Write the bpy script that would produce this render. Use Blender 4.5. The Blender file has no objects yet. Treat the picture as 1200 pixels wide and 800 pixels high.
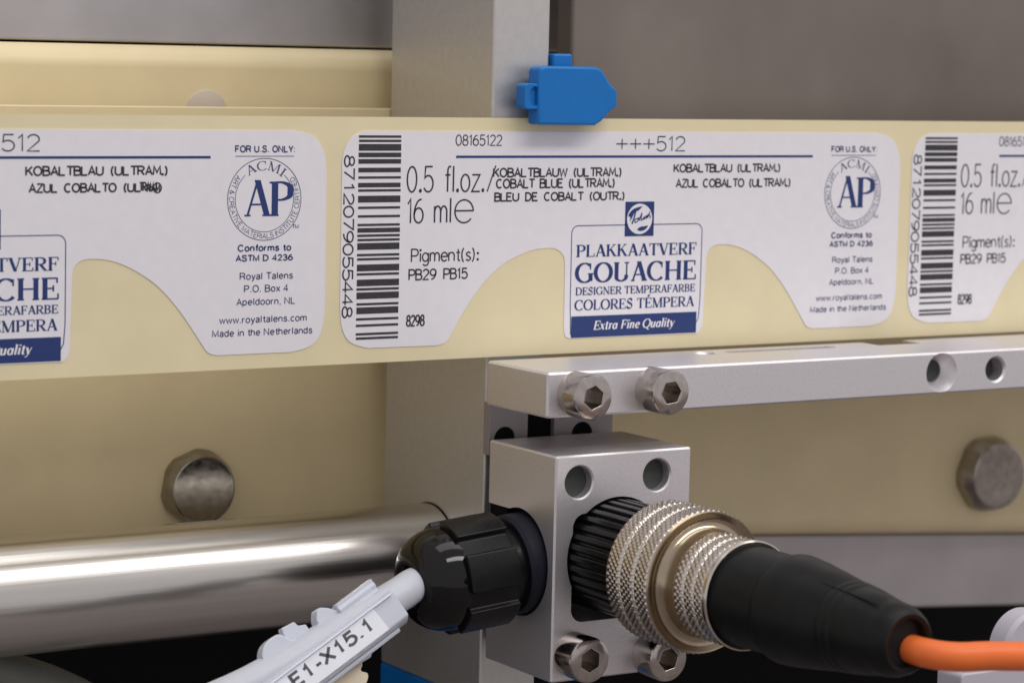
import bpy, bmesh, math, random
import numpy as np
from mathutils import Vector, Matrix
from mathutils.geometry import delaunay_2d_cdt

random.seed(7)
S = 0.00145            # scene units (label millimetres as measured) to metres
C = bpy.context.scene.collection
SC = bpy.context.scene

# ------------------------------------------------------------------ camera
cam_d = bpy.data.cameras.new('camera')
cam = bpy.data.objects.new('camera', cam_d)
C.objects.link(cam)
CAM_F, YAW, PITCH, ROLL = 3133.59, 0.562945, 0.1070557, 0.0225028
CAM_C = Vector((-144.526, -215.791, 33.0415))
fw = Vector((math.sin(YAW) * math.cos(PITCH), math.cos(YAW) * math.cos(PITCH), -math.sin(PITCH)))
rt = fw.cross(Vector((0, 0, 1))).normalized()
up = rt.cross(fw)
r2 = rt * math.cos(ROLL) + up * math.sin(ROLL)
u2 = -rt * math.sin(ROLL) + up * math.cos(ROLL)
M3 = Matrix((r2, u2, -fw)).transposed()
cam.matrix_world = Matrix.Translation(CAM_C * S) @ M3.to_4x4()
cam_d.sensor_fit = 'HORIZONTAL'
cam_d.sensor_width = 36
cam_d.lens = 36 * CAM_F / 1200
cam_d.clip_start = 0.005
cam_d.clip_end = 50
cam_d.dof.use_dof = True
cam_d.dof.focus_distance = 247 * S
cam_d.dof.aperture_fstop = 38
SC.camera = cam

# ------------------------------------------------------------------ world and lamps
world = bpy.data.worlds.new('World')
SC.world = world
world.use_nodes = True
bg = world.node_tree.nodes['Background']
bg.inputs[0].default_value = (0.50, 0.48, 0.50, 1)
bg.inputs[1].default_value = 1.0


def lamp(name, loc, target, sx, sy, power, col=(1, 0.97, 0.94)):
    d = bpy.data.lights.new(name, 'AREA')
    d.shape = 'RECTANGLE'
    d.size, d.size_y, d.energy, d.color = sx, sy, power, col
    o = bpy.data.objects.new(name, d)
    C.objects.link(o)
    z = (Vector(loc) - Vector(target)).normalized()
    x = Vector((1, 0, 0))
    y = z.cross(x).normalized()
    x = y.cross(z)
    o.matrix_world = Matrix.Translation(loc) @ Matrix((x, y, z)).transposed().to_4x4()
    return o


lamp('ceiling_lamp', (0.35, -0.80, 1.00), (0, 0, 0), 1.5, 0.2, 7.6)
lamp('ceiling_lamp', (0.25, -0.12, 1.30), (0, 0, 0), 1.5, 0.45, 3.6)

SC.view_settings.view_transform = 'Standard'
SC.view_settings.look = 'None'
SC.view_settings.exposure = 0.24
SC.view_settings.gamma = 1.0

# ------------------------------------------------------------------ materials


def mat(name, col, rough=0.5, metal=0.0, spec=0.5, vary=0.0, vscale=300, bump=0.0, bscale=4000,
        rvary=0.0, stretch=None, trans=0.0, coat=0.0, col2=None, ior=1.45, sss=0.0):
    m = bpy.data.materials.new(name)
    m.use_nodes = True
    nt = m.node_tree
    b = nt.nodes['Principled BSDF']
    b.inputs['Base Color'].default_value = (*col, 1)
    b.inputs['Roughness'].default_value = rough
    b.inputs['Metallic'].default_value = metal
    b.inputs['Specular IOR Level'].default_value = spec
    b.inputs['IOR'].default_value = ior
    b.inputs['Transmission Weight'].default_value = trans
    b.inputs['Coat Weight'].default_value = coat
    if sss:
        b.inputs['Subsurface Weight'].default_value = sss
        b.inputs['Subsurface Radius'].default_value = (0.002, 0.0016, 0.001)
    tc = nt.nodes.new('ShaderNodeTexCoord')
    mp = nt.nodes.new('ShaderNodeMapping')
    nt.links.new(tc.outputs['Object'], mp.inputs['Vector'])
    if stretch:
        mp.inputs['Scale'].default_value = stretch

    def noise(scale, detail=4):
        n = nt.nodes.new('ShaderNodeTexNoise')
        n.inputs['Scale'].default_value = scale
        n.inputs['Detail'].default_value = detail
        nt.links.new(mp.outputs['Vector'], n.inputs['Vector'])
        return n
    if vary:
        n = noise(vscale, 5)
        r = nt.nodes.new('ShaderNodeValToRGB')
        c2 = col2 or tuple(max(0, c * (1 - vary)) for c in col)
        r.color_ramp.elements[0].color = (*c2, 1)
        r.color_ramp.elements[0].position = 0.3
        r.color_ramp.elements[1].color = (*tuple(min(1, c * (1 + vary * 0.3)) for c in col), 1)
        r.color_ramp.elements[1].position = 0.7
        nt.links.new(n.outputs['Fac'], r.inputs['Fac'])
        nt.links.new(r.outputs['Color'], b.inputs['Base Color'])
    if rvary:
        n = noise(vscale * 1.7, 3)
        mr = nt.nodes.new('ShaderNodeMapRange')
        mr.inputs['To Min'].default_value = max(0.02, rough - rvary)
        mr.inputs['To Max'].default_value = min(1, rough + rvary)
        nt.links.new(n.outputs['Fac'], mr.inputs['Value'])
        nt.links.new(mr.outputs['Result'], b.inputs['Roughness'])
    if bump:
        n = noise(bscale, 2)
        bp = nt.nodes.new('ShaderNodeBump')
        bp.inputs['Strength'].default_value = bump
        bp.inputs['Distance'].default_value = 0.00005
        nt.links.new(n.outputs['Fac'], bp.inputs['Height'])
        nt.links.new(bp.outputs['Normal'], b.inputs['Normal'])
    return m


MT = dict(
    liner=mat('cream_silicone_liner', (0.785, 0.70, 0.45), 0.36, spec=0.45, vary=0.05, vscale=120, bump=0.05, bscale=2500),
    paper=mat('white_label_paper', (0.80, 0.785, 0.825), 0.46, spec=0.4, vary=0.03, vscale=500, bump=0.08, bscale=5000),
    black_ink=mat('black_ink', (0.022, 0.022, 0.026), 0.45, vary=0.35, vscale=2500, col2=(0.05, 0.045, 0.05)),
    text_ink=mat('grey_black_ink', (0.035, 0.035, 0.045), 0.45),
    marker_ink=mat('grey_marker_ink', (0.07, 0.068, 0.075), 0.5),
    blue_ink=mat('navy_ink', (0.017, 0.040, 0.165), 0.4),
    violet_ink=mat('pale_navy_ink', (0.055, 0.065, 0.17), 0.4),
    alu=mat('blasted_aluminium', (0.78, 0.755, 0.77), 0.42, metal=0.85, vary=0.08, vscale=2600, bump=0.25, bscale=3500, rvary=0.05),
    post=mat('anodised_post', (0.60, 0.585, 0.56), 0.42, metal=0.7, vary=0.06, vscale=900, bump=0.15, bscale=3000, rvary=0.05),
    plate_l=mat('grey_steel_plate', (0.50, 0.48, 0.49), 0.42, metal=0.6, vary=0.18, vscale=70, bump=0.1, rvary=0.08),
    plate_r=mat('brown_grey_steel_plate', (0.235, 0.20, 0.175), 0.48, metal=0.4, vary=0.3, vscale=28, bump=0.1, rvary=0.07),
    base_plate=mat('aluminium_base_plate', (0.52, 0.485, 0.485), 0.5, metal=0.5, vary=0.12, vscale=80, rvary=0.06),
    tube=mat('polished_stainless', (0.65, 0.625, 0.585), 0.24, metal=1.0, vary=0.12, vscale=250, stretch=(0.03, 3, 3), rvary=0.06, bump=0.25, bscale=900),
    bolt=mat('stainless_bolt', (0.38, 0.355, 0.32), 0.18, metal=1.0, vary=0.2, vscale=700, rvary=0.1, bump=0.15, bscale=1500),
    bolt2=mat('worn_stainless_bolt', (0.42, 0.38, 0.34), 0.18, metal=1.0, vary=0.22, vscale=900, rvary=0.1, bump=0.3, bscale=1500),
    screw=mat('stainless_screw', (0.50, 0.455, 0.42), 0.17, metal=1.0, vary=0.15, vscale=900, rvary=0.06),
    cream=mat('cream_plastic_panel', (0.81, 0.69, 0.425), 0.42, spec=0.4, vary=0.06, vscale=90, bump=0.06, bscale=2500, sss=0.0),
    blocker=mat('dark_ambient_blocker', (0.20, 0.175, 0.17), 0.6, vary=0.3, vscale=20),  # for the unseen light blocker; tone also colours the tube's reflections
    spacer=mat('shaded_steel_spacer', (0.34, 0.305, 0.305), 0.5, metal=0.5),  # base colour darkened to carry the shade between bar and block
    hole_shade=mat('dark_hole_shade', (0.045, 0.05, 0.046), 0.5),  # near-black tone painting the shade deep in drilled holes
    pale=mat('pale_lavender_plastic', (0.60, 0.575, 0.64), 0.35, trans=0.15),
    cap=mat('pale_grey_cap', (0.60, 0.52, 0.43), 0.45),
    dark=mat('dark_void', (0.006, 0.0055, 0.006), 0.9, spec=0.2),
    blackp=mat('black_polyamide', (0.008, 0.008, 0.0085), 0.3, spec=0.28, vary=0.3, vscale=900, rvary=0.08),
    gloss=mat('glossy_black_polyamide', (0.005, 0.0045, 0.0045), 0.07, spec=0.4),
    rubber=mat('black_rubber', (0.007, 0.008, 0.008), 0.4, spec=0.25, vary=0.3, vscale=500, bump=0.15, bscale=2500),
    navy=mat('dark_seal', (0.010, 0.011, 0.02), 0.5, spec=0.3),
    nickel=mat('nickel_knurl', (0.66, 0.60, 0.53), 0.18, metal=1.0, vary=0.12, vscale=900),
    brass=mat('nickel_brass', (0.46, 0.38, 0.275), 0.2, metal=1.0, vary=0.15, vscale=350),
    orange=mat('orange_pvc', (0.82, 0.17, 0.035), 0.42, spec=0.4, vary=0.05, vscale=400),
    greyc=mat('grey_pvc', (0.54, 0.56, 0.62), 0.4, spec=0.4, vary=0.04, vscale=400, sss=0.0),
    hose=mat('grey_hose', (0.16, 0.17, 0.15), 0.5, spec=0.4, vary=0.1, vscale=300),
    clear=mat('clear_sleeve_plastic', (0.80, 0.845, 0.94), 0.2, trans=0.35, ior=1.4, spec=0.5),
    insert=mat('white_marker_insert', (0.74, 0.765, 0.83), 0.4, vary=0.03, vscale=500),
    creamtag=mat('cream_tie', (0.66, 0.58, 0.42), 0.45, vary=0.1, vscale=500),
    blue=mat('blue_moulded_plastic', (0.004, 0.165, 0.52), 0.40, spec=0.4, vary=0.06, vscale=400, bump=0.12, bscale=2500),
)

# ------------------------------------------------------------------ mesh helpers (coordinates in label millimetres)
ROOT_LOC = {}


class MB:
    def __init__(self):
        self.v, self.f = [], []

    def add(self, vs, fs):
        o = len(self.v)
        self.v += [tuple(map(float, a)) for a in vs]
        self.f += [tuple(i + o for i in f) for f in fs]
        return self

    def box(self, x0, x1, y0, y1, z0, z1):
        vs = [(x, y, z) for x in (x0, x1) for y in (y0, y1) for z in (z0, z1)]
        return self.add(vs, [(0, 1, 3, 2), (4, 6, 7, 5), (0, 4, 5, 1), (2, 3, 7, 6), (0, 2, 6, 4), (1, 5, 7, 3)])

    def lathe(self, prof, fr, seg=64, cap0=True, cap1=True, rot=0.0):
        """profile [(along, radius)] around fr = (origin, axis, u, v)"""
        o, a, u, w = [Vector(k) for k in fr]
        vs, fs = [], []
        for (t, r) in prof:
            for k in range(seg):
                g = 2 * math.pi * k / seg + rot
                vs.append(o + a * t + (u * math.cos(g) + w * math.sin(g)) * r)
        n = len(prof)
        for i in range(n - 1):
            for k in range(seg):
                k2 = (k + 1) % seg
                fs.append((i * seg + k, i * seg + k2, (i + 1) * seg + k2, (i + 1) * seg + k))
        if cap0:
            fs.append(tuple(range(seg - 1, -1, -1)))
        if cap1:
            fs.append(tuple((n - 1) * seg + k for k in range(seg)))
        return self.add(vs, fs)

    def tube(self, pts, rad, seg=24, caps=True):
        P = [Vector(q) for q in pts]
        n = len(P)
        rr = rad if isinstance(rad, (list, tuple)) else [rad] * n
        T = [(P[min(i + 1, n - 1)] - P[max(i - 1, 0)]).normalized() for i in range(n)]
        nrm = T[0].orthogonal().normalized()
        vs, fs = [], []
        for i in range(n):
            nrm = (nrm - T[i] * nrm.dot(T[i])).normalized()
            b = T[i].cross(nrm)
            for k in range(seg):
                g = 2 * math.pi * k / seg
                vs.append(P[i] + (nrm * math.cos(g) + b * math.sin(g)) * rr[i])
        for i in range(n - 1):
            for k in range(seg):
                k2 = (k + 1) % seg
                fs.append((i * seg + k, i * seg + k2, (i + 1) * seg + k2, (i + 1) * seg + k))
        if caps:
            fs.append(tuple(range(seg - 1, -1, -1)))
            fs.append(tuple((n - 1) * seg + k for k in range(seg)))
        return self.add(vs, fs)

    def prism(self, poly, fr, d0, d1):
        """poly [(a,b)] in frame fr = (origin, axis, u, v), extruded along axis from d0 to d1"""
        o, a, u, w = [Vector(k) for k in fr]
        n = len(poly)
        vs = [o + u * x + w * y + a * d0 for x, y in poly] + [o + u * x + w * y + a * d1 for x, y in poly]
        fs = [tuple(range(n - 1, -1, -1)), tuple(range(n, 2 * n))]
        fs += [(i, (i + 1) % n, n + (i + 1) % n, n + i) for i in range(n)]
        return self.add(vs, fs)

    def mesh(self, name, off=(0, 0, 0), recalc=True, angle=35):
        me = bpy.data.meshes.new(name)
        o = Vector(off)
        me.from_pydata([tuple((Vector(q) - o) * S) for q in self.v], [], self.f)
        if recalc:
            bm = bmesh.new()
            bm.from_mesh(me)
            bmesh.ops.recalc_face_normals(bm, faces=bm.faces)
            bm.to_mesh(me)
            bm.free()
        me.shade_smooth()
        me.set_sharp_from_angle(angle=math.radians(angle))
        me.update()
        return me


def evaluated(o, name):
    dg = bpy.context.evaluated_depsgraph_get()
    dg.update()
    me = bpy.data.meshes.new_from_object(o.evaluated_get(dg), preserve_all_data_layers=True, depsgraph=dg)
    me.name = name
    return me


def obj(name, mb, m, parent=None, bevel=0, cut=None, seg=2, recalc=True, angle=35, first=False):
    off = ROOT_LOC.get(parent.name, (0, 0, 0)) if parent else (0, 0, 0)
    if parent and parent.name not in ROOT_LOC and parent.parent:
        off = ROOT_LOC.get(parent.parent.name, (0, 0, 0))
    me = mb if isinstance(mb, bpy.types.Mesh) else mb.mesh(name, off, recalc, angle)
    o = bpy.data.objects.new(name, me)
    C.objects.link(o)
    if bevel or cut:
        tmp = []

        def add_bevel():
            md = o.modifiers.new('v', 'BEVEL')
            md.width, md.segments, md.limit_method = bevel * S, seg, 'ANGLE'
            md.angle_limit = math.radians(40)
            md.harden_normals = not first
        if bevel and first:
            add_bevel()
        for q in (cut or []):
            co = bpy.data.objects.new('cutter', q.mesh('cutter', off))
            C.objects.link(co)
            tmp.append(co)
            md = o.modifiers.new('b', 'BOOLEAN')
            md.operation, md.solver, md.object = 'DIFFERENCE', 'EXACT', co
        if bevel and not first:
            add_bevel()
        new = evaluated(o, name)
        o.modifiers.clear()
        if first:
            new.shade_smooth()
            new.set_sharp_from_angle(angle=math.radians(30))
        o.data = new
        for co in tmp:
            bpy.data.objects.remove(co)
    o.data.materials.clear()
    o.data.materials.append(m)
    if parent:
        o.parent = parent
    return o


def thing(name, label, cat, loc=(0, 0, 0), group=None):
    o = bpy.data.objects.new(name, None)
    C.objects.link(o)
    o.empty_display_size = 0.003
    o.location = Vector(loc) * S
    o['label'], o['category'] = label, cat
    if group:
        o['group'] = group
    ROOT_LOC[o.name] = loc
    return o


def struct(name, mb, m):
    o = obj(name, mb, m)
    o['kind'] = 'structure'
    return o


def copy_tree(o, parent=None):
    c = o.copy()
    C.objects.link(c)
    if parent:
        c.parent = parent
    for ch in list(o.children):
        copy_tree(ch, c)
    return c


def catmull(pts, n=6, closed=False):
    P = [np.array(q, float) for q in pts]
    N = len(P)
    out = []
    rng = range(N) if closed else range(N - 1)
    for i in rng:
        if closed:
            a, b, c, d = P[(i - 1) % N], P[i], P[(i + 1) % N], P[(i + 2) % N]
        else:
            a, b, c, d = P[max(i - 1, 0)], P[i], P[i + 1], P[min(i + 2, N - 1)]
        for k in range(n):
            t = k / n
            out.append(tuple(0.5 * (2 * b + (c - a) * t + (2 * a - 5 * b + 4 * c - d) * t * t + (3 * b - a - 3 * c + d) * t ** 3)))
    if not closed:
        out.append(tuple(P[-1]))
    return out


def rrect(x0, x1, z0, z1, r, n=8):
    out = []
    for cx, cz, a0 in ((x1 - r, z1 - r, 0), (x0 + r, z1 - r, 90), (x0 + r, z0 + r, 180), (x1 - r, z0 + r, 270)):
        for k in range(n + 1):
            a = math.radians(a0 + 90 * k / n)
            out.append((cx + r * math.cos(a), cz + r * math.sin(a)))
    return out


FX = lambda x, y, z: ((x, y, z), (1, 0, 0), (0, 1, 0), (0, 0, 1))       # axis +X
FYN = lambda x, y, z: ((x, y, z), (0, -1, 0), (1, 0, 0), (0, 0, 1))     # axis -Y (towards the viewer)

# ------------------------------------------------------------------ lettering
def arc(cx, cy, rx, ry, a0, a1, n=16):
    return [(cx + rx * math.cos(math.radians(a0 + (a1 - a0) * k / n)), cy + ry * math.sin(math.radians(a0 + (a1 - a0) * k / n))) for k in range(n + 1)]


# plotter lettering: (advance, strokes); cap height 6
PL = {
    '0': (4.6, [arc(1.8, 3, 1.8, 3, 90, 450, 22)]),
    '1': (2.6, [[(0.1, 4.7), (1.2, 6), (1.2, 0)]]),
    '2': (4.5, [arc(1.75, 4.3, 1.65, 1.7, 165, -25, 12) + [(0, 0), (3.5, 0)]]),
    '4': (4.6, [[(2.7, 0), (2.7, 6), (0, 1.7), (3.7, 1.7)]]),
    '5': (4.6, [[(3.3, 6), (0.6, 6), (0.35, 3.3)] + arc(1.7, 1.95, 1.85, 1.95, 125, -150, 14)]),
    '6': (4.6, [catmull([(2.9, 5.9), (1.5, 5.4), (0.4, 3.8), (0.02, 2)], 5) + arc(1.8, 1.85, 1.78, 1.85, 180, 540, 18)]),
    '7': (4.4, [[(0, 6), (3.6, 6), (1.2, 0)]]),
    '8': (4.6, [arc(1.8, 4.55, 1.45, 1.45, -90, 270, 16), arc(1.8, 1.6, 1.8, 1.6, 90, 450, 16)]),
    '9': (4.6, [catmull([(0.7, 0.1), (2.1, 0.6), (3.2, 2.2), (3.58, 4)], 5) + arc(1.8, 4.15, 1.78, 1.85, 0, 360, 18)]),
    'A': (4.6, [[(0, 0), (1.9, 6), (3.8, 0)], [(0.7, 2), (3.1, 2)]]),
    'B': (4.5, [[(0, 0), (0, 6), (2, 6)] + arc(2, 4.6, 1.3, 1.4, 80, -80, 8) + [(0, 3.2), (2, 3.2)] + arc(2.1, 1.6, 1.6, 1.6, 80, -90, 8) + [(0, 0)]]),
    'C': (4.8, [arc(2, 3, 2, 3, 50, 310, 16)]),
    'D': (4.6, [[(0, 0), (0, 6), (1.4, 6)] + arc(1.4, 3, 2.2, 3, 80, -80, 12) + [(1.4, 0), (0, 0)]]),
    'E': (4.2, [[(3.2, 6), (0, 6), (0, 0), (3.4, 0)], [(0, 3.2), (2.7, 3.2)]]),
    'K': (4.4, [[(0, 0), (0, 6)], [(3.4, 6), (0.2, 2.4)], [(1.2, 3.6), (3.6, 0)]]),
    'L': (3.9, [[(0, 6), (0, 0), (3.2, 0)]]),
    'M': (5.2, [[(0, 0), (0.3, 6), (2.1, 1.6), (3.9, 6), (4.2, 0)]]),
    'O': (5.2, [arc(2.15, 3, 2.15, 3, 90, 450, 22)]),
    'P': (4.3, [[(0, 0), (0, 6), (2, 6)] + arc(2, 4.4, 1.6, 1.6, 85, -90, 10) + [(0, 2.8)]]),
    'R': (4.5, [[(0, 0), (0, 6), (2, 6)] + arc(2, 4.5, 1.5, 1.5, 85, -90, 10) + [(0, 3)], [(1.7, 3), (3.6, 0)]]),
    'T': (4.2, [[(0, 6), (3.8, 6)], [(1.9, 6), (1.9, 0)]]),
    'U': (4.7, [[(0, 6), (0, 1.9)] + arc(1.9, 1.9, 1.9, 1.9, 180, 360, 12) + [(3.8, 6)]]),
    'W': (5.6, [[(0, 6), (1.2, 0), (2.5, 5.2), (3.8, 0), (5, 6)]]),
    'Z': (4.4, [[(0.1, 6), (3.5, 6), (0, 0), (3.6, 0)]]),
    '(': (2.6, [arc(3.2, 2.7, 2.8, 4.4, 130, 230, 10)]),
    ')': (2.4, [arc(-1.6, 2.7, 2.8, 4.4, 50, -50, 10)]),
    '.': (1.8, [arc(0.5, 0.28, 0.28, 0.28, 0, 360, 8)]),
    ':': (2.0, [arc(0.8, 0.4, 0.28, 0.28, 0, 360, 8), arc(0.8, 3.4, 0.28, 0.28, 0, 360, 8)]),
    '/': (3.0, [[(0, 0), (2.8, 6.4)]]),
    '+': (5.0, [[(0, 2.9), (4.2, 2.9)], [(2.1, 0.8), (2.1, 5)]]),
    'f': (2.8, [catmull([(2.3, 5.9), (1.6, 6), (1.1, 5.3), (1.05, 4.2)], 4) + [(1.05, 0)], [(0.1, 4), (2.1, 4)]]),
    'l': (1.7, [[(0.5, 6.1), (0.5, 0)]]),
    'o': (4.3, [arc(1.7, 2.05, 1.7, 2.05, 90, 450, 18)]),
    'z': (3.9, [[(0.1, 4), (3.1, 4), (0, 0), (3.2, 0)]]),
    'm': (5.9, [[(0, 0), (0, 4.1)], arc(1.25, 2.7, 1.2, 1.4, 175, 0, 8) + [(2.45, 0)], arc(3.7, 2.7, 1.2, 1.4, 175, 0, 8) + [(4.9, 0)]]),
    'e': (4.2, [[(0.1, 2.2), (3.4, 2.2)] + arc(1.75, 2.1, 1.7, 2.1, 5, 320, 18)]),
    'i': (1.6, [[(0.5, 4), (0.5, 0)], arc(0.5, 5.5, 0.25, 0.25, 0, 360, 8)]),
    'g': (4.2, [arc(1.6, 2.1, 1.55, 2.0, 20, 340, 16), [(3.2, 4.1), (3.2, -0.6)] + arc(1.7, -0.6, 1.5, 1.3, 0, -150, 8)]),
    'n': (4.0, [[(0, 0), (0, 4.1)], arc(1.5, 2.6, 1.45, 1.5, 175, 0, 10) + [(2.95, 0)]]),
    't': (2.7, [[(1.1, 5.6), (1.1, 0.8), (1.5, 0.1), (2.2, 0.1)], [(0.1, 4), (2.1, 4)]]),
    's': (3.4, [catmull([(2.5, 3.5), (1.4, 4.1), (0.3, 3.3), (0.8, 2.4), (2.0, 1.8), (2.6, 0.9), (1.5, 0), (0.1, 0.6)], 4)]),
    ' ': (3.6, []), '|': (0.45, []), '<': (-0.3, []),
}
# upright grotesque lettering, same grid (used with a heavier pen)
GS = dict(PL)
GS.update({
    ' ': (2.3, []), '.': (2.0, [[(0.5, -0.15), (0.5, 0.75)]]), ',': (1.8, [[(0.6, 0.5), (0.6, 0.0), (0.35, -0.9)]]),
    ':': (1.9, [[(0.6, 0.0), (0.6, 0.6)], [(0.6, 3.4), (0.6, 4.0)]]), '-': (2.8, [[(0.3, 2.3), (2.2, 2.3)]]),
    '1': (4.2, [[(0.5, 4.5), (1.3, 4.7), (1.9, 5.9), (1.9, 0)]]),
    '3': (4.5, [arc(1.7, 4.45, 1.5, 1.5, 165, -80, 12) + arc(1.7, 1.55, 1.75, 1.6, 85, -165, 12)]),
    '2': (4.5, [arc(1.75, 4.3, 1.55, 1.65, 170, -30, 12) + [(0.1, 0), (3.5, 0)]]),
    'A': (5.1, [[(0, 0), (2.1, 6), (4.2, 0)], [(0.8, 2), (3.4, 2)]]),
    'B': (5.0, [[(0, 0), (0, 6), (2.3, 6)] + arc(2.3, 4.6, 1.4, 1.4, 85, -85, 8) + [(0, 3.2), (2.4, 3.2)] + arc(2.4, 1.6, 1.7, 1.6, 85, -90, 8) + [(0, 0)]]),
    'C': (5.5, [arc(2.3, 3, 2.3, 3.05, 38, 322, 18)]),
    'D': (5.4, [[(0, 0), (0, 6), (1.7, 6)] + arc(1.7, 3, 2.6, 3, 85, -85, 12) + [(1.7, 0), (0, 0)]]),
    'F': (4.6, [[(3.5, 6), (0, 6), (0, 0)], [(0, 3.1), (3.0, 3.1)]]),
    'I': (1.9, [[(0.3, 0), (0.3, 6)]]),
    'L': (4.3, [[(0, 6), (0, 0), (3.2, 0)]]),
    'M': (6.0, [[(0, 0), (0, 6), (2.4, 0.4), (4.8, 6), (4.8, 0)]]),
    'N': (5.4, [[(0, 0), (0, 6), (4.1, 0), (4.1, 6)]]),
    'O': (5.8, [arc(2.45, 3, 2.45, 3.05, 90, 450, 22)]),
    'P': (4.9, [[(0, 0), (0, 6), (2.2, 6)] + arc(2.2, 4.4, 1.7, 1.6, 85, -90, 10) + [(0, 2.8)]]),
    'R': (5.2, [[(0, 0), (0, 6), (2.4, 6)] + arc(2.4, 4.5, 1.6, 1.5, 85, -90, 10) + [(0, 3)], [(2.4, 3), (3.4, 2.2), (4.0, 0)]]),
    'S': (4.9, [catmull([(3.7, 4.6), (3.1, 5.8), (1.9, 6.05), (0.6, 5.6), (0.35, 4.4), (1.2, 3.5), (2.6, 3.0), (3.7, 2.3), (3.8, 1.1), (3.0, 0.15), (1.7, -0.05), (0.4, 0.5), (0.05, 1.7)], 4)]),
    'T': (4.7, [[(0, 6), (4.2, 6)], [(2.1, 6), (2.1, 0)]]),
    'U': (5.3, [[(0, 6), (0, 2.0)] + arc(2.05, 2.0, 2.05, 2.05, 180, 360, 12) + [(4.1, 6)]]),
    'V': (4.8, [[(0, 6), (2.05, 0), (4.1, 6)]]),
    'X': (5.0, [[(0.1, 0), (4.1, 6)], [(0.1, 6), (4.1, 0)]]),
    'Y': (4.8, [[(0, 6), (2.1, 2.5), (4.2, 6)], [(2.1, 2.5), (2.1, 0)]]),
    '&': (5.2, [catmull([(4.3, 0), (1.6, 3.4), (0.9, 4.7), (1.7, 5.9), (2.6, 5.2), (2.3, 4.1), (0.7, 2.7), (0.2, 1.3), (1.4, 0), (3.0, 0.5), (4.1, 2.6)], 4)]),
    'a': (4.1, [catmull([(0.4, 3.3), (1.0, 4.2), (2.2, 4.2), (2.8, 3.4), (2.8, 2.6), (1.2, 2.2), (0.2, 1.3), (0.8, 0.1), (2.0, 0.1), (2.8, 1.3)], 4), [(2.8, 3.0), (2.8, 0.5), (3.3, 0.0)]]),
    'c': (3.9, [arc(1.6, 2.1, 1.55, 2.15, 45, 315, 16)]),
    'd': (4.3, [arc(1.6, 2.1, 1.55, 2.15, 20, 340, 16), [(3.1, 6), (3.1, 0)]]),
    'e': (4.3, [[(0.1, 2.2), (3.2, 2.2)] + arc(1.65, 2.1, 1.6, 2.15, 5, 318, 18)]),
    'f': (2.5, [[(2.1, 6), (1.3, 5.9), (1.0, 5.2), (1.0, 0)], [(0.1, 4.1), (2.1, 4.1)]]),
    'h': (4.2, [[(0, 0), (0, 6)], arc(1.45, 2.6, 1.42, 1.6, 175, 0, 10) + [(2.87, 0)]]),
    'i': (1.6, [[(0.3, 4.2), (0.3, 0)], [(0.3, 5.3), (0.3, 6)]]),
    'l': (1.6, [[(0.3, 6), (0.3, 0)]]),
    'o': (4.3, [arc(1.65, 2.1, 1.65, 2.15, 90, 450, 18)]),
    'p': (4.3, [[(0, 4.2), (0, -1.7)], arc(1.5, 2.1, 1.55, 2.15, 160, -160, 16)]),
    'r': (2.8, [[(0, 0), (0, 4.2)], catmull([(0, 2.7), (0.5, 3.8), (1.6, 4.1)], 4)]),
    's': (3.8, [catmull([(2.7, 3.2), (2.1, 4.1), (1.0, 4.1), (0.3, 3.3), (0.9, 2.5), (2.2, 1.9), (2.9, 1.1), (2.1, 0.05), (0.9, 0.05), (0.1, 1.0)], 4)]),
    'v': (3.7, [[(0, 4.2), (1.5, 0), (3.0, 4.2)]]),
    'w': (5.5, [[(0, 4.2), (1.2, 0), (2.4, 4.0), (3.6, 0), (4.8, 4.2)]]),
    'x': (3.7, [[(0, 4.2), (3.0, 0)], [(3.0, 4.2), (0, 0)]]),
    'y': (3.7, [[(0, 4.2), (1.55, 0.1)], [(3.0, 4.2), (1.3, -0.7), (0.8, -1.5), (0.1, -1.5)]]),
})


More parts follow.
